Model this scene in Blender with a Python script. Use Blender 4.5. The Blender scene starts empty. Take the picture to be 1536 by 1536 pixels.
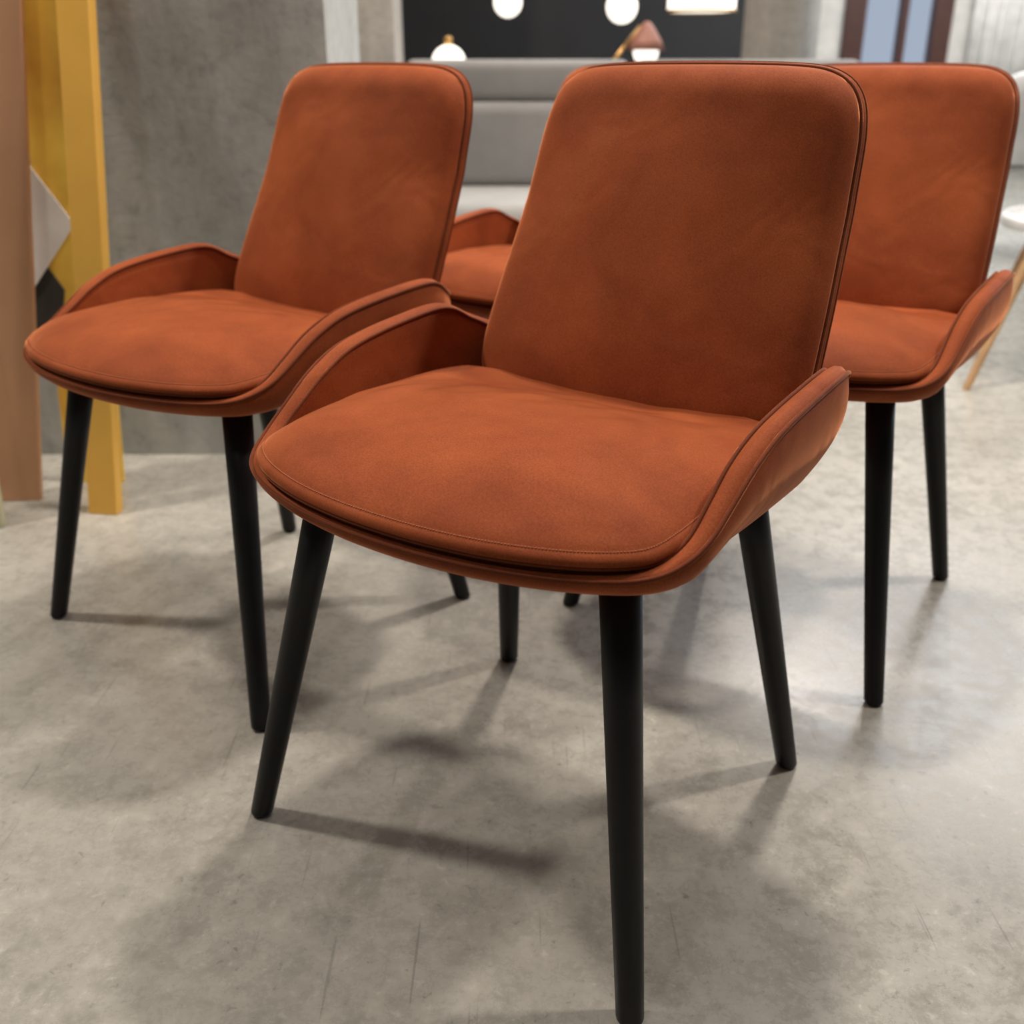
import bpy, math, random
import numpy as np
from mathutils import Vector, noise
random.seed(3)
C = bpy.context
sc = C.scene
col = sc.collection
CROP=None   # test crop (cx,cy,size) or None

# ------------------------------------------------------------------ helpers
def link(o, parent=None):
    col.objects.link(o)
    if parent: o.parent = parent
    return o

def empty(name, loc=(0,0,0), rz=0):
    e = bpy.data.objects.new(name, None)
    e.empty_display_size = .1
    e.location = loc; e.rotation_euler = (0,0,rz)
    return link(e)

def mesh(name, verts, faces, mat=None, smooth=True):
    m = bpy.data.meshes.new(name)
    m.from_pydata([tuple(map(float,v)) for v in verts], [], faces)
    m.update()
    if smooth:
        for p in m.polygons: p.use_smooth = True
    if mat: m.materials.append(mat)
    return m

def obj(name, m, parent=None, loc=None, rz=None):
    o = bpy.data.objects.new(name, m)
    if loc is not None: o.location = loc
    if rz is not None: o.rotation_euler = (0,0,rz)
    return link(o, parent)

def loft(loops, cap0=True, cap1=True):
    n = len(loops[0]); V=[]; F=[]
    for L in loops: V += [tuple(p) for p in L]
    for k in range(len(loops)-1):
        for i in range(n):
            j=(i+1)%n
            F.append((k*n+i, k*n+j, (k+1)*n+j, (k+1)*n+i))
    if cap0:
        c=np.mean(loops[0],axis=0); V.append(tuple(c)); ci=len(V)-1
        for i in range(n): F.append((ci,(i+1)%n,i))
    if cap1:
        c=np.mean(loops[-1],axis=0); V.append(tuple(c)); ci=len(V)-1; b=(len(loops)-1)*n
        for i in range(n): F.append((ci,b+i,b+(i+1)%n))
    return V,F

def catmull(P, n, closed=True):
    P=np.array(P,float); m=len(P); out=[]
    segs = m if closed else m-1
    sub=24
    for i in range(segs):
        if closed: a,b,c,d = P[(i-1)%m],P[i],P[(i+1)%m],P[(i+2)%m]
        else: a,b,c,d = P[max(i-1,0)],P[i],P[i+1],P[min(i+2,m-1)]
        for k in range(sub):
            t=k/sub
            out.append(.5*((2*b)+(-a+c)*t+(2*a-5*b+4*c-d)*t*t+(-a+3*b-3*c+d)*t**3))
    if not closed: out.append(P[-1])
    out=np.array(out)
    Q=np.vstack([out,out[:1]]) if closed else out
    s=np.concatenate([[0],np.cumsum(np.linalg.norm(np.diff(Q,axis=0),axis=1))])
    T=np.linspace(0,s[-1],n,endpoint=not closed)
    return np.stack([np.interp(T,s,Q[:,k]) for k in range(Q.shape[1])],axis=1)

def lap(L,it):
    L=L.copy()
    for _ in range(it): L=.5*L+.25*(np.roll(L,1,axis=0)+np.roll(L,-1,axis=0))
    return L

def mirror_half(H):
    H=list(H)
    M=[(-p[0],)+tuple(p[1:]) for p in reversed(H[1:-1])]
    return H+M

def normals2(L):
    T=np.roll(L[:,:2],-1,axis=0)-np.roll(L[:,:2],1,axis=0)
    T/=np.linalg.norm(T,axis=1)[:,None]
    N=np.stack([T[:,1],-T[:,0]],axis=1)
    c=L[:,:2].mean(axis=0)
    if np.sum((L[:,:2]-c)*N)<0: N=-N
    return N

def tube(path, r, closed=True, seg=8):
    P=np.array(path,float); n=len(P)
    if closed: T=np.roll(P,-1,axis=0)-np.roll(P,1,axis=0)
    else: T=np.gradient(P,axis=0)
    T/=np.linalg.norm(T,axis=1)[:,None]
    V=[];F=[]
    ref=np.array([0,0,1.0]) if abs(T[0][2])<.9 else np.array([1.0,0,0])
    prev=ref
    for i in range(n):
        a=prev-T[i]*np.dot(prev,T[i]); a/=np.linalg.norm(a); prev=a
        b=np.cross(T[i],a)
        for k in range(seg):
            th=2*math.pi*k/seg
            V.append(P[i]+r*(math.cos(th)*a+math.sin(th)*b))
    m = n if closed else n-1
    for i in range(m):
        i2=(i+1)%n
        for k in range(seg):
            k2=(k+1)%seg
            F.append((i*seg+k,i*seg+k2,i2*seg+k2,i2*seg+k))
    if not closed:
        F.append(tuple(range(seg))[::-1]); F.append(tuple((n-1)*seg+k for k in range(seg)))
    return V,F

def join_vf(parts):
    V=[];F=[]
    for v,f in parts:
        b=len(V); V+=list(v); F+=[tuple(i+b for i in q) for q in f]
    return V,F

def boxvf(c,s):
    x,y,z=c;a,b,d=[q/2 for q in s]
    V=[(x-a,y-b,z-d),(x+a,y-b,z-d),(x+a,y+b,z-d),(x-a,y+b,z-d),(x-a,y-b,z+d),(x+a,y-b,z+d),(x+a,y+b,z+d),(x-a,y+b,z+d)]
    F=[(0,3,2,1),(4,5,6,7),(0,1,5,4),(1,2,6,5),(2,3,7,6),(3,0,4,7)]
    return V,F

def box(name,c,s,mat,parent=None,bevel=0,seg=3):
    V,F=boxvf((0,0,0),s)
    o=obj(name,mesh(name,V,F,mat,smooth=bevel>0),parent,loc=c)
    if bevel:
        b=o.modifiers.new('bevel','BEVEL'); b.width=bevel; b.segments=seg
    return o

def lathe(prof,n=32,c=(0,0,0)):
    loops=[]
    for r,z in prof:
        loops.append([(c[0]+r*math.cos(2*math.pi*i/n),c[1]+r*math.sin(2*math.pi*i/n),c[2]+z) for i in range(n)])
    return loft(loops)

def taper(p0,p1,r0,r1,n=28,flat=True):
    loops=[]
    p0=np.array(p0);p1=np.array(p1)
    for t,k in [(0,.88),(.003,.97),(.007,1),(.25,1),(.5,1),(.75,1),(1,1)]:
        c=p0+(p1-p0)*t; r=(r0+(r1-r0)*t)*k
        loops.append([(c[0]+r*math.cos(2*math.pi*i/n),c[1]+r*math.sin(2*math.pi*i/n),c[2]) for i in range(n)])
    return loft(loops)

# ------------------------------------------------------------------ materials
def newmat(name):
    m=bpy.data.materials.new(name); m.use_nodes=True
    nt=m.node_tree; b=nt.nodes['Principled BSDF']
    return m,nt,b
def N(nt,t,**kw):
    n=nt.nodes.new(t)
    for k,v in kw.items():
        if hasattr(n,k): setattr(n,k,v)
        else: n.inputs[k].default_value=v
    return n
def ramp(nt,stops,fac=None):
    r=nt.nodes.new('ShaderNodeValToRGB')
    e=r.color_ramp.elements
    while len(e)<len(stops): e.new(.5)
    for i,(p,c) in enumerate(stops):
        e[i].position=p; e[i].color=(c[0],c[1],c[2],1) if not isinstance(c,(int,float)) else (c,c,c,1)
    if fac is not None: nt.links.new(fac,r.inputs[0])
    return r
def noi(nt,scale,detail=4,rough=.5,coord=None,dist=0):
    n=N(nt,'ShaderNodeTexNoise'); n.inputs['Scale'].default_value=scale
    n.inputs['Detail'].default_value=detail; n.inputs['Roughness'].default_value=rough
    n.inputs['Distortion'].default_value=dist
    if coord is not None: nt.links.new(coord,n.inputs['Vector'])
    return n
def mixc(nt,a,b,f,mode='MIX'):
    m=N(nt,'ShaderNodeMix',data_type='RGBA',blend_type=mode)
    for s,v in ((m.inputs[6],a),(m.inputs[7],b)):
        if isinstance(v,tuple): s.default_value=v+(1,) if len(v)==3 else v
        else: nt.links.new(v,s)
    if isinstance(f,(int,float)): m.inputs[0].default_value=f
    else: nt.links.new(f,m.inputs[0])
    return m.outputs[2]
def simple(name,c,rough=.5,metal=0,var=.12,scale=8,bump=0,spec=.5):
    m,nt,b=newmat(name)
    tc=N(nt,'ShaderNodeTexCoord')
    n=noi(nt,scale,3,.55,tc.outputs['Object'])
    d=tuple(x*(1-var) for x in c); l=tuple(min(1,x*(1+var)) for x in c)
    r=ramp(nt,[(.3,d),(.7,l)],n.outputs['Fac'])
    nt.links.new(r.outputs[0],b.inputs['Base Color'])
    b.inputs['Roughness'].default_value=rough; b.inputs['Metallic'].default_value=metal
    b.inputs['Specular IOR Level'].default_value=spec
    if bump:
        n2=noi(nt,scale*12,2,.6,tc.outputs['Object'])
        bp=N(nt,'ShaderNodeBump'); bp.inputs['Strength'].default_value=bump; bp.inputs['Distance'].default_value=.004
        nt.links.new(n2.outputs['Fac'],bp.inputs['Height']); nt.links.new(bp.outputs[0],b.inputs['Normal'])
    return m
def emis(name,c,s):
    m,nt,b=newmat(name)
    b.inputs['Base Color'].default_value=c+(1,)
    b.inputs['Emission Color'].default_value=c+(1,); b.inputs['Emission Strength'].default_value=s
    return m

def velvet(name,dark,mid,light):
    m,nt,b=newmat(name)
    tc=N(nt,'ShaderNodeTexCoord')
    n1=noi(nt,7,3,.55,tc.outputs['Object'],.35)
    r1=ramp(nt,[(.34,dark),(.48,mid),(.68,light)],n1.outputs['Fac'])
    n2=noi(nt,650,1,.6,tc.outputs['Object'])
    r2=ramp(nt,[(.3,.76),(.7,1.17)],n2.outputs['Fac'])
    c=mixc(nt,r1.outputs[0],r2.outputs[0],.85,'MULTIPLY')
    nt.links.new(c,b.inputs['Base Color'])
    b.inputs['Roughness'].default_value=.7
    b.inputs['Specular IOR Level'].default_value=.08
    rs=ramp(nt,[(.3,.6),(.7,1.0)],n1.outputs['Fac'])
    nt.links.new(rs.outputs[0],b.inputs['Sheen Weight'])
    b.inputs['Sheen Roughness'].default_value=.28
    b.inputs['Sheen Tint'].default_value=(1,.38,.17,1)
    n3=noi(nt,10,2,.5,tc.outputs['Object'],.6)
    bp=N(nt,'ShaderNodeBump'); bp.inputs['Strength'].default_value=.38; bp.inputs['Distance'].default_value=.009
    nt.links.new(n3.outputs['Fac'],bp.inputs['Height'])
    nt.links.new(bp.outputs[0],b.inputs['Normal'])
    return m
M_VEL=velvet('rust_velvet',(.205,.0455,.0148),(.245,.056,.018),(.30,.0725,.0225))
M_PIPE=velvet('rust_velvet_piping',(.11,.026,.010),(.13,.031,.012),(.15,.038,.014))
M_STITCH=simple('rust_thread',(.36,.10,.035),.7)
M_LEG=simple('black_stained_wood',(.006,.006,.007),.42,0,.2,30,0,.28)
M_GLIDE=simple('black_glide',(.02,.02,.02),.6)

def floor_mat():
    m,nt,b=newmat('polished_concrete')
    tc=N(nt,'ShaderNodeTexCoord'); co=tc.outputs['Object']
    n1=noi(nt,1.9,4,.6,co,.6); r1=ramp(nt,[(.32,(.32,.304,.268)),(.5,(.365,.35,.312)),(.66,(.41,.395,.354))],n1.outputs['Fac'])
    n2=noi(nt,26,6,.8,co,.15); r2=ramp(nt,[(.34,.74),(.46,.95),(.56,1.04),(.68,1.25)],n2.outputs['Fac'])
    c=mixc(nt,r1.outputs[0],r2.outputs[0],.8,'MULTIPLY')
    n3=noi(nt,75,3,.65,co,.4); r3=ramp(nt,[(.28,.55),(.36,.95),(.62,1.0),(.70,1.28)],n3.outputs['Fac'])
    c=mixc(nt,c,r3.outputs[0],.75,'MULTIPLY')
    for rot,seed,w in ((.5,0,.4),(-.9,3,.35),(1.5,7,.4)):
        mp=N(nt,'ShaderNodeMapping'); mp.inputs['Rotation'].default_value=(0,0,rot); mp.inputs['Scale'].default_value=(110,4.5,1); mp.inputs['Location'].default_value=(seed,seed,0)
        nt.links.new(co,mp.inputs[0])
        ns=noi(nt,1.0,1,.5,mp.outputs[0]); rs=ramp(nt,[(.735,0.0),(.77,1.0)],ns.outputs['Fac'])
        m2=N(nt,'ShaderNodeMath',operation='MULTIPLY'); nt.links.new(rs.outputs[0],m2.inputs[0]); m2.inputs[1].default_value=w
        c=mixc(nt,c,(.14,.13,.12),m2.outputs[0])
    nt.links.new(c,b.inputs['Base Color'])
    rr=ramp(nt,[(.35,.18),(.65,.38)],n2.outputs['Fac'])
    nt.links.new(rr.outputs[0],b.inputs['Roughness'])
    bp=N(nt,'ShaderNodeBump'); bp.inputs['Strength'].default_value=.08; bp.inputs['Distance'].default_value=.003
    nt.links.new(n2.outputs['Fac'],bp.inputs['Height']); nt.links.new(bp.outputs[0],b.inputs['Normal'])
    return m
def conc(name,dk,lt,sc_=2.2):
    m,nt,b=newmat(name)
    tc=N(nt,'ShaderNodeTexCoord'); co=tc.outputs['Object']
    n1=noi(nt,sc_,5,.62,co,.8); r1=ramp(nt,[(.3,dk),(.7,lt)],n1.outputs['Fac'])
    mp=N(nt,'ShaderNodeMapping'); mp.inputs['Scale'].default_value=(14,14,1.2); nt.links.new(co,mp.inputs[0])
    n2=noi(nt,1.0,4,.65,mp.outputs[0]); r2=ramp(nt,[(.35,.84),(.6,1.06)],n2.outputs['Fac'])
    c=mixc(nt,r1.outputs[0],r2.outputs[0],.7,'MULTIPLY')
    n4=noi(nt,30,4,.65,co); r4=ramp(nt,[(.3,.76),(.45,1.0),(.65,1.1)],n4.outputs['Fac'])
    c=mixc(nt,c,r4.outputs[0],.8,'MULTIPLY')
    nt.links.new(c,b.inputs['Base Color']); b.inputs['Roughness'].default_value=.75
    bp=N(nt,'ShaderNodeBump'); bp.inputs['Strength'].default_value=.3; bp.inputs['Distance'].default_value=.006
    nt.links.new(n4.outputs['Fac'],bp.inputs['Height']); nt.links.new(bp.outputs[0],b.inputs['Normal'])
    return m
M_FLOOR=floor_mat()
M_CONC=conc('raw_concrete',(.28,.29,.28),(.43,.44,.425))
M_CONC2=conc('raw_concrete_pale',(.48,.44,.39),(.62,.57,.51))
M_WALL=simple('painted_wall',(.66,.64,.60),.8)
M_WALLD=simple('dark_painted_wall',(.16,.145,.13),.8)
M_BLACKW=simple('black_wall_paint',(.014,.014,.016),.7)
M_CEIL=simple('ceiling_paint',(.22,.21,.20),.9)

# ------------------------------------------------------------------ chair meshes
Nn=240
FZ=.4625
H=[(0,-.281,FZ),(.06,-.278,FZ),(.125,-.266,FZ),(.193,-.241,FZ),(.243,-.207,FZ+.003),(.264,-.165,.480),(.269,-.122,.507),
   (.271,-.09,.528),(.273,-.045,.547),(.274,.01,.557),(.274,.07,.563),(.273,.12,.566),(.268,.152,.562),(.256,.182,.546),(.222,.220,.53),(.10,.246,.53),(0,.25,.53)]
rim=catmull(mirror_half(H),Nn)
rim=lap(rim,3)
Nr=normals2(rim)
wf=np.clip((rim[:,2]-FZ)/(.54-FZ),0,1)
wf=wf*wf*(3-2*wf)
def rl(inset,z):
    L=rim.copy(); ins=np.broadcast_to(inset,(Nn,))
    L[:,:2]-=Nr*ins[:,None]; L[:,2]=z; return L
def sl(L,k,z,c=(0,-.02)):
    L=L.copy(); L[:,0]=c[0]+(L[:,0]-c[0])*k; L[:,1]=c[1]+(L[:,1]-c[1])*k
    L[:,2]=z; return L
a=.005+.023*wf
z0=.4505-.004*wf
loops=[]
base=lap(rl(a+.020,z0-.010),4)
loops.append(sl(base,.15,.428)); loops.append(sl(base,.6,.428)); loops.append(sl(base,.84,.430))
loops.append(sl(base,.94,z0-.016)); loops.append(rl(a+.016,z0-.010));loops.append(rl(a+.006,z0-.005)); 
for f in np.linspace(0,1,12):
    loops.append(rl(a*(1-f)**1.7-.007*wf*math.sin(f*math.pi)-.0015*math.sin(f*math.pi), z0+(rim[:,2]-z0)*f))
th=.017+.006*wf
rz=rim[:,2]
loops.append(rl(.003,rz+.0025)); loops.append(rl(th*.3,rz+.0035+.0025*wf)); loops.append(rl(th*.6,rz+.0035+.0025*wf)); loops.append(rl(th-.003,rz+.0020)); loops.append(rl(th,rz-.001))
for f in np.linspace(.15,1,8):
    loops.append(rl(th+.004*math.sin(f*math.pi*.5),rz-.001+(.450-rz)*f))
V,F=loft(loops,True,False)
ME_SHELL=mesh('seat_shell',V,F,M_VEL)
V1=tube(rl(-.0006,rz+.0003),.0025); V2=tube(rl(th+.0003,rz+.001),.0022)
V,F=join_vf([V1,V2]); ME_PIPE1=mesh('shell_piping',V,F,M_PIPE)

# cushion
HC=[(0,-.281),(.06,-.278),(.125,-.266),(.191,-.240),(.235,-.204),(.2455,-.16),(.247,-.10),(.2475,-.04),(.2475,.05),(.243,.115),(.218,.155),(.10,.180),(0,.182)]
co_=lap(catmull([p+(0,) for p in mirror_half(HC)],Nn),3)
Nc=normals2(co_)
def tilt(y): return .043*max(0,(y+.07)/.22)**1.3
def lift(p):
    return .010*min(1,max(0,(p[1]+.20)/.14))
def cl(inset,z):
    L=co_.copy(); L[:,:2]-=Nc*inset; L[:,2]=z
    for p in L: p[2]+=lift(p)-.3*tilt(p[1])
    return L
ins=lap(cl(.03,0),8)
def dome(L,k):
    L=L.copy()
    for p in L:
        e=.4995+lift(p)*k
        z=e+(.533-e)*(1-k**2.8)+ .0040*noise.noise(Vector((p[0]*9,p[1]*9,1.3)))*(1-.4*k)+.0024*noise.noise(Vector((p[0]*26,p[1]*20,5)))*(1-k**6)
        p[2]=z-tilt(p[1])*(1-.7*k**4)
    return L
loops=[]
for i_,z_ in [(.02,.448),(.011,.450),(.0075,.4535),(.0060,.458),(.0058,.463),(.0068,.467),(.0090,.4695),(.0085,.4712),(.0040,.4722),(.0008,.4742),(.0,.4768),(.0010,.4797),(.0035,.4825),(.0065,.4847),(.0075,.4850),(.009,.4866),(.013,.4898),(.019,.4937),(.025,.4969)]:
    loops.append(cl(i_,z_))
for k in np.linspace(1,.03,30):
    loops.append(dome(sl(ins,k,0,(0,-.05)),k))
V,F=loft(loops,True,True)
ME_CUSH=mesh('seat_cushion',V,F,M_VEL)
V,F=join_vf([tube(cl(.0022,.4722),.0017),tube(cl(.0072,.4672),.0012)]); ME_PIPE2=mesh('cushion_piping',V,F,M_PIPE)
sp=catmull(cl(.0072,.4854),560)
parts=[]
for i in range(0,560,1):
    p=sp[i]; q=sp[(i+1)%560]
    if p[1]>.12: continue
    d=q-p; a0=p+d*.12; b0=p+d*.72
    parts.append(tube([a0,b0],.00065,False,5))
V,F=join_vf(parts); ME_ST=mesh('seat_stitching',V,F,M_STITCH)

# backrest
HB=[(0,.450),(.11,.450),(.17,.456),(.205,.475),(.2185,.52),(.2165,.59),(.211,.66),(.206,.73),(.2015,.785),(.190,.822),(.165,.8435),(.12,.8515),(0,.8535)]
bo=lap(catmull([p+(0,) for p in mirror_half(HB)],Nn),3)
Nb=normals2(bo)
zs=[.44,.50,.55,.60,.65,.70,.75,.80,.86]; ys=[.130,.136,.152,.171,.191,.210,.229,.248,.270]
zz=np.linspace(.44,.86,60); yy=np.interp(zz,zs,ys)
for _ in range(6): yy[1:-1]=(yy[:-2]+yy[1:-1]+yy[2:])/3
def bl(L,d,wr=0):
    out=[]
    for p in L:
        x,z=p[0],p[1]
        cv=.012+.022*min(1,max(0,(z-.5)/.2))
        y=np.interp(z,zz,yy)+cv*((x/.2)**2)-.006+d
        if wr: y+=wr*(.0024*noise.noise(Vector((x*8,z*8,2.2)))+.0008*noise.noise(Vector((x*16,z*24,7.2))))
        out.append((x,y,z))
    return np.array(out)
def bi(inset):
    L=bo.copy(); L[:,:2]-=Nb*inset; return L
def bs(L,k):
    L=L.copy(); L[:,0]*=k; L[:,1]=.66+(L[:,1]-.66)*k; return L
i30=lap(bi(.03),12)
loops=[bl(bs(i30,k),-.006*(1-k**2.5),1-k**6) for k in np.linspace(.03,1,26)]
for i_,d in [(.022,.0015),(.014,.0045),(.008,.009),(.0035,.015),(.001,.022),(.001,.027),(.004,.030),(.0,.033),(-.002,.037),(-.001,.043),(.004,.049),(.012,.0525),(.022,.054)]:
    loops.append(bl(bi(i_),d))
for k in np.linspace(1,.05,10): loops.append(bl(bs(i30,k),.055))
V,F=loft(loops,True,True)
ME_BACK=mesh('backrest',V,F,M_VEL)
V,F=join_vf([tube(bl(bi(.0006),.0305),.0023),tube(bl(bi(-.0018),.041),.0013)]); ME_PIPE3=mesh('backrest_piping',V,F,M_PIPE)

legs=[((.259,-.232),(.184,-.158)),((-.262,-.235),(-.180,-.160)),((.230,.236),(.168,.150)),((-.224,.236),(-.162,.150))]
ME_LEGS=[];ME_GL=[]
for f,t in legs:
    V,F=taper((f[0],f[1],.003),(t[0],t[1],.436),.0138,.0202)
    ME_LEGS.append(mesh('leg',V,F,M_LEG))
    V,F=lathe([(.009,0),(.0105,.001),(.0105,.006)],20,(f[0],f[1],0)); ME_GL.append(mesh('glide',V,F,M_GLIDE))

def chair(loc,rz):
    e=empty('dining_chair',loc,rz)
    obj('seat_shell',ME_SHELL,e); obj('shell_piping',ME_PIPE1,e); obj('seat_cushion',ME_CUSH,e)
    obj('cushion_piping',ME_PIPE2,e); obj('seat_stitching',ME_ST,e); obj('backrest',ME_BACK,e); obj('backrest_piping',ME_PIPE3,e)
    for i in range(4):
        obj('leg_%d'%(i+1),ME_LEGS[i],e); obj('glide_%d'%(i+1),ME_GL[i],e)
    return e
R=math.radians
def place(footFR,a):
    c,s=math.cos(a),math.sin(a)
    x,y=.259,-.232
    return (footFR[0]-(c*x-s*y), footFR[1]-(s*x+c*y),0)
A=R(-35.7)
chair(place((.1145,.716),A),A)
A2=R(-38); chair(place((-.3514,1.1957),A2),A2)
chair(place((.526,1.2563),A),A)
chair(place((.165,1.68),A),A)

# ------------------------------------------------------------------ room
box('floor',(0.5,3.5,-.05),(9,13,.1),M_FLOOR)
box('ceiling',(0.5,3.5,3.25),(9,13,.1),M_CEIL)
box('wall_left',(-4.05,3.5,1.6),(.1,13,3.2),M_WALL)
box('wall_right',(5.05,3.5,1.6),(.1,13,3.2),M_WALL)
box('wall_front',(0.5,-3.05,1.6),(9,.1,3.2),M_WALLD)
M_FRAME=simple('brown_window_frame',(.07,.026,.02),.45)
M_GLASS,nt,b=newmat('window_glass')
b.inputs['Transmission Weight'].default_value=1; b.inputs['Roughness'].default_value=.0; b.inputs['IOR'].default_value=1.02
e=empty('wall_back',(0,10.05,0))
def wb(x0,x1,z0,z1,i):
    box('wall_back_part_%d'%i,((x0+x1)/2,0,(z0+z1)/2),(x1-x0,.1,z1-z0),M_WALL,e)
wx0,wx1=2.92,3.86
wb(-4,wx0,0,3.2,1); wb(wx1,5,0,3.2,2); wb(wx0,wx1,0,.15,3); wb(wx0,wx1,2.8,3.2,4)
w=empty('window_1',(0,10.0,0)); mid=(wx0+wx1)/2
for nm,c,s in (('frame_left',(wx0+.09,0,1.475),(.18,.12,2.65)),('frame_right',(wx1-.08,0,1.475),(.16,.12,2.65)),('mullion',(mid+.05,0,1.475),(.06,.12,2.65)),('frame_top',(mid,0,2.76),(wx1-wx0,.12,.08)),('frame_bottom',(mid,0,.19),(wx1-wx0,.12,.08))):
    box(nm,c,s,M_FRAME,w,.005)
box('pane',(mid,.03,1.475),(wx1-wx0-.2,.01,2.5),M_GLASS,w)
n=160; V=[];F=[]
for i in range(n+1):
    x=4.02+.85*i/n; y=9.88+.03*math.sin(i*.55)+.012*math.sin(i*.21)
    V+=[(x,y,.02),(x,y,2.9)]
for i in range(n): F.append((2*i,2*i+2,2*i+3,2*i+1))
cu=obj('curtain',mesh('curtain',V,F,simple('white_curtain',(.85,.84,.82),.9)))
cu.modifiers.new('s','SOLIDIFY').thickness=.004
V,F=tube([(3.9,9.88,2.92),(4.95,9.88,2.92)],.012,False); obj('rod',mesh('rod',V,F,M_LEG),cu)
box('wall_concrete',(-2.19,2.55,1.6),(3.62,.5,3.2),M_CONC)
box('wall_black',(.36,6.6,1.6),(2.0,.12,3.2),M_BLACKW)
V,F=lathe([(.17,0),(.17,3.2)],48); obj('concrete_column',mesh('col',V,F,M_CONC2),None,(1.235,5.2,0))
box('concrete_pillar',(-.70,5.2,1.6),(.36,.36,3.2),M_CONC2,None,.01)

# ------------------------------------------------------------------ boards on the left
def slab(name,f0,f1,t0,t1,zt,thk,mat,z0=0):
    a=[np.array((f0[0],f0[1],z0)),np.array((f1[0],f1[1],z0)),np.array((t1[0],t1[1],zt)),np.array((t0[0],t0[1],zt))]
    n=np.cross(a[1]-a[0],a[3]-a[0]); n=n/np.linalg.norm(n)
    if n[1]<0: n=-n
    V=[tuple(p) for p in a]+[tuple(p+n*thk) for p in a]
    V[4]=(V[4][0],V[4][1],z0); V[5]=(V[5][0],V[5][1],z0)
    F=[(0,1,2,3),(7,6,5,4),(0,4,5,1),(1,5,6,2),(2,6,7,3),(3,7,4,0)]
    o=obj(name,mesh(name,V,F,mat,False)); bb=o.modifiers.new('b','BEVEL'); bb.width=.003; bb.segments=2
    return o
M_COP=simple('copper_board',(.56,.31,.18),.42,.15,.1,3)
M_GOLD=simple('gold_board',(.80,.46,.09),.30,.35,.12,3)
M_GOLD2=simple('gold_leaf_board',(.98,.54,.09),.28,.2,.3,6)
M_CREAM=simple('cream_board',(.55,.55,.38),.5)
M_WHITE=simple('white_card',(.75,.74,.72),.6)
M_DARKC=simple('dark_card',(.03,.028,.026),.6)
slab('copper_panel',(-1.13,2.005),(-1.006,2.015),(-1.01,2.225),(-.885,2.225),1.45,.018,M_COP)
slab('gilded_panel',(-.99,2.12),(-.865,2.12),(-.96,2.28),(-.81,2.28),1.6,.012,M_GOLD2)
slab('gold_plank',(-.878,1.945),(-.815,1.935),(-.84,2.22),(-.774,2.215),1.42,.028,M_GOLD)
slab('cream_panel',(-1.20,1.86),(-1.022,1.875),(-1.20,2.1),(-1.085,2.1),1.35,.02,M_CREAM)
def card(name,pts,mat,thk=.003,off=.0045):
    a=[np.array((x,2.12+.16*z/1.6-off,z)) for x,z in pts]; n=np.cross(a[1]-a[0],a[-1]-a[0]); n/=np.linalg.norm(n)
    if n[1]<0:n=-n
    k=len(a); V=[tuple(p) for p in a]+[tuple(p+n*thk) for p in a]
    F=[tuple(range(k)),tuple(reversed(range(k,2*k)))]+[(i,i+k,(i+1)%k+k,(i+1)%k) for i in range(k)]
    return obj(name,mesh(name,V,F,mat,False))
card('white_sample_card',[(-.975,.665),(-.90,.553),(-1.005,.42),(-1.075,.53)],M_WHITE,.003,.009)
card('black_sample_card',[(-.99,.50),(-.94,.42),(-.96,.32),(-1.015,.33)],M_DARKC,.003,.0045)

# ------------------------------------------------------------------ lamps in background
M_GLOBE=emis('opal_glass',(1,.93,.82),1.6)
M_BRASS=simple('brass',(.7,.42,.16),.3,1)
M_CORD=simple('black_cord',(.02,.02,.02),.6)
def globe(x,y,z,r):
    p=empty('globe_pendant',(x,y,0))
    V,F=lathe([(r*math.sin(t),-r*math.cos(t)) for t in np.linspace(.05,math.pi-.05,18)],28,(0,0,z)); obj('globe',mesh('globe',V,F,M_GLOBE),p)
    V,F=lathe([(.02,r-.004),(.02,r+.03),(.006,r+.04)],16,(0,0,z)); obj('cap',mesh('cap',V,F,M_BRASS),p)
    V,F=tube([(0,0,z+r+.03),(0,0,3.195)],.003,False); obj('cord',mesh('cord',V,F,M_CORD),p)
globe(-.02,5.5,1.135,.068); globe(.53,5.5,1.115,.075); globe(-.30,5.3,.865,.08)
p=empty('drum_pendant',(.93,5.6,0))
V,F=lathe([(.01,.0),(.16,0),(.165,.01),(.165,.10),(.15,.11),(.01,.12)],40,(0,0,1.10)); obj('shade',mesh('sh',V,F,M_GLOBE),p)
V,F=tube([(.167*math.cos(t),.167*math.sin(t),1.10) for t in np.linspace(0,2*math.pi,40,endpoint=False)],.006); obj('ring',mesh('ring',V,F,M_BRASS),p)
V,F=tube([(0,0,1.2),(0,0,3.195)],.004,False); obj('cord',mesh('cord',V,F,M_CORD),p)
p=empty('floor_lamp',(.44,5.2,0))
V,F=join_vf([lathe([(.12,0),(.125,.005),(.125,.02),(.02,.026)],32),tube([(0,0,.02),(0,0,.84),(.15,0,1.02)],.009,False)]); obj('stand',mesh('st',V,F,M_BRASS),p)
V,F=lathe([(.085,-.06),(.07,-.02),(.03,.04),(.012,.06)],28,(.18,0,.98)); obj('shade',mesh('shd',V,F,simple('terracotta_shade',(.5,.22,.16),.5)),p)
V,F=lathe([(.005,-.05),(.05,-.03),(.06,0),(.05,.03),(.005,.05)],20,(.18,0,.91)); obj('bulb',mesh('bl',V,F,M_GLOBE),p)

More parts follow.
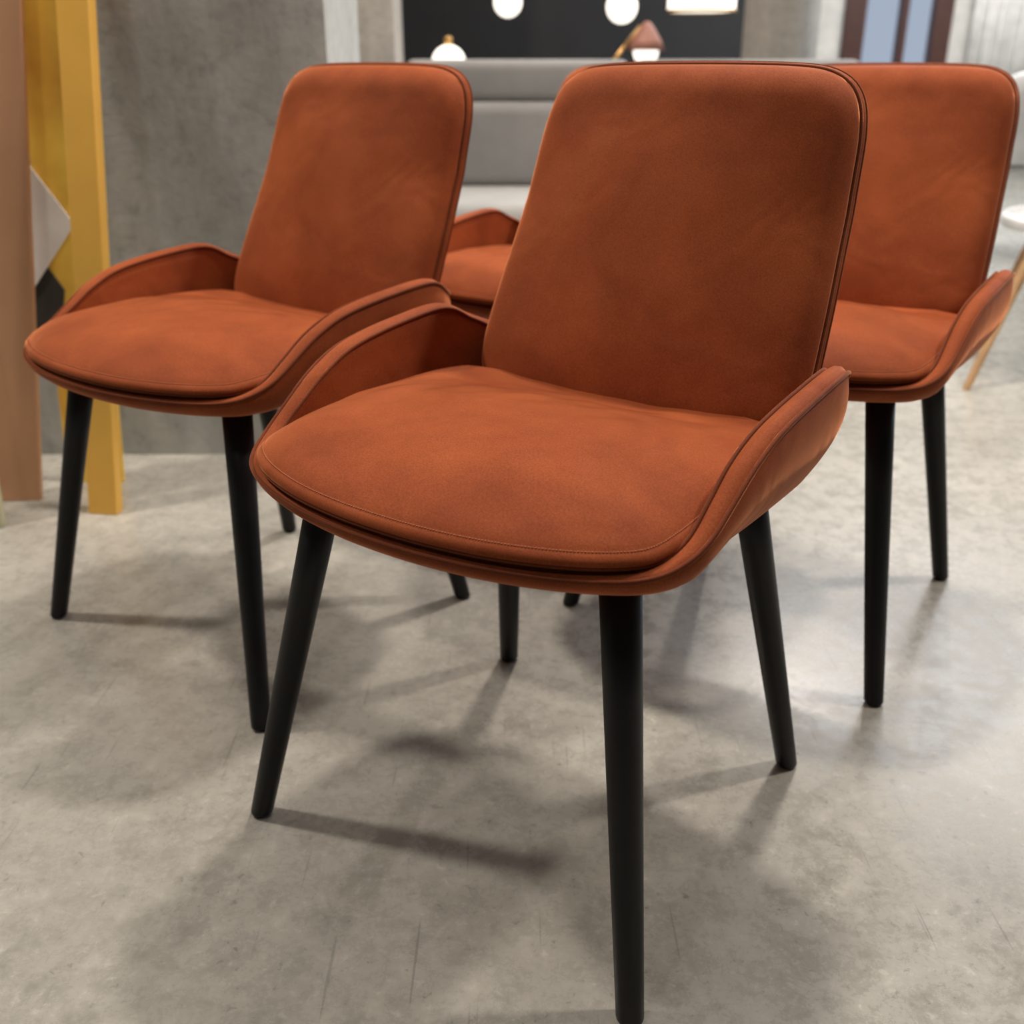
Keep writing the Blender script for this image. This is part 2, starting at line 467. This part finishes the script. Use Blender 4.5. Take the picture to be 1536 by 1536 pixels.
# ------------------------------------------------------------------ sofa
M_SOFA=simple('grey_upholstery',(.33,.32,.31),.9,0,.08,6)
M_SOFAL=simple('grey_upholstery_light',(.42,.41,.40),.9,0,.08,6)
s=empty('sofa',(.45,3.95,0))
box('base',(0,0,.20),(1.75,.85,.16),M_SOFA,s,.03)
for i,x in enumerate((-.43,.43)):
    box('seat_cushion_%d'%(i+1),(x,-.08,.35),(.84,.74,.17),M_SOFAL,s,.045,5)
    box('back_cushion_%d'%(i+1),(x,.20,.580),(.84,.20,.30),M_SOFA,s,.045,5)
    box('headrest_%d'%(i+1),(x,.24,.80),(.84,.17,.15),M_SOFA,s,.04,5)
box('back_frame',(0,.36,.50),(1.75,.10,.66),M_SOFA,s,.03)
for i,x in enumerate((-.84,.84)):
    for j,y in enumerate((-.36,.36)):
        V,F=taper((x*.95,y,0),(x*.95,y,.13),.012,.018); obj('leg_%d'%(i*2+j+1),mesh('sl',V,F,M_LEG),s)

# ------------------------------------------------------------------ right: white shell chairs and table
M_WSHELL=simple('white_plastic',(.78,.78,.78),.35)
M_OAK=simple('oak_wood',(.50,.30,.15),.5,0,.2,14)
def side_chair(x,y,rz):
    e=empty('shell_side_chair',(x,y,0),rz)
    loops=[]
    n=64
    for f in np.linspace(.05,1,14):
        L=[]
        for i in range(n):
            t=2*math.pi*i/n; c,s_=math.cos(t),math.sin(t)
            bk=max(0,(s_+.15)/1.15)**1.3
            r=.235*min(1,f*1.35)**.9
            h=.43+ (max(0,f-.62)/.38)**1.3*(.03+.36*bk) 
            L.append((c*r*(1+.05*f),s_*r*(.95)+.08*bk*max(0,f-.6)*2.2,h))
        loops.append(L)
    inner=[[(q[0]*.965,q[1]*.965,q[2]+.012) for q in L] for L in reversed(loops)]
    V,F=loft(loops+inner); obj('shell',mesh('shell',V,F,M_WSHELL),e)
    for i,(a,b) in enumerate(((-1,-1),(1,-1),(-1,1),(1,1))):
        V,F=taper((a*.23,b*.23,0),(a*.11,b*.11,.435),.011,.017); obj('leg_%d'%(i+1),mesh('l',V,F,M_OAK),e)
side_chair(1.61,2.95,R(245)); side_chair(2.45,5.2,R(150))
t=empty('dining_table',(2.75,4.1,0),0)
V,F=lathe([(.01,.70),(.56,.70),(.60,.715),(.60,.725),(.59,.735),(.01,.735)],64); obj('top',mesh('top',V,F,M_WSHELL),t)
for i in range(4):
    an=math.pi/4+i*math.pi/2
    V,F=taper((.42*math.cos(an),.42*math.sin(an),0),(.22*math.cos(an),.22*math.sin(an),.71),.014,.024); obj('leg_%d'%(i+1),mesh('tl',V,F,M_OAK),t)

# ------------------------------------------------------------------ lights
def spot(loc,target,power,size=1.9,rad=.05,colr=(1,.90,.79)):
    d=bpy.data.lights.new('ceiling_or_added_spot','SPOT'); d.energy=power; d.spot_size=size; d.spot_blend=.5; d.shadow_soft_size=rad; d.color=colr
    o=bpy.data.objects.new('ceiling_or_added_spot',d); link(o); o.location=loc
    o.rotation_euler=(Vector(target)-Vector(loc)).to_track_quat('-Z','Y').to_euler()
def area(loc,target,power,sx,sy,colr=(1,1,1)):
    d=bpy.data.lights.new('area_light','AREA'); d.shape='RECTANGLE'; d.size=sx; d.size_y=sy; d.energy=power; d.color=colr
    o=bpy.data.objects.new('area_light',d); link(o); o.location=loc
    o.rotation_euler=(Vector(target)-Vector(loc)).to_track_quat('-Z','Y').to_euler()
spot((-2.1,1.8,3.1),(0,1.2,0),255,rad=.13)
spot((-1.0,-.3,3.1),(-.2,.9,0),38,rad=.12)
spot((1.9,1.6,3.1),(0.2,1.2,0),205,rad=.10)
spot((.45,2.3,3.1),(0.1,1.1,0),210,rad=.10)
spot((1.5,5.0,3.1),(1.5,4.5,0),130,2.2)
spot((-.2,3.6,3.1),(-.0,4.4,0),90,2.0)
spot((-.9,4.1,3.1),(-.7,5.2,.8),90,1.4)  # added spot, no known fixture, only brightens the concrete pillar
area((.2,1.7,3.15),(.2,1.7,0),32,2.2,2.2,(1,.94,.87))
area((2.5,6,3.1),(2.5,6,0),160,3,3,(.95,.97,1))
area((3.8,8,3.1),(4.0,9.8,1),90,1.5,1.5,(1,.98,.95))  # added light that brightens the curtain and back right wall
area((4.9,4.5,1.5),(1,3.2,.6),80,2.5,2,(.60,.79,1))

w=bpy.data.worlds.new('world'); sc.world=w; w.use_nodes=True
bg=w.node_tree.nodes['Background']; bg.inputs[0].default_value=(.58,.68,.85,1); bg.inputs[1].default_value=.8

# ------------------------------------------------------------------ camera
cam=bpy.data.cameras.new('camera'); co=bpy.data.objects.new('camera',cam); link(co)
cam.sensor_width=36; cam.lens=36; co.location=(0,0,.85)
co.rotation_euler=(math.radians(90)-math.atan(668/1536),0,0)
cam.dof.use_dof=True; cam.dof.focus_distance=1.0; cam.dof.aperture_fstop=4.6
cam.clip_start=.02
if CROP:
    cx,cy,sz=CROP
    cam.lens=36*1536/sz; cam.dof.aperture_fstop*=1536/sz
    cam.shift_x=(cx-768)/sz; cam.shift_y=(768-cy)/sz
sc.camera=co
sc.view_settings.view_transform='Standard'
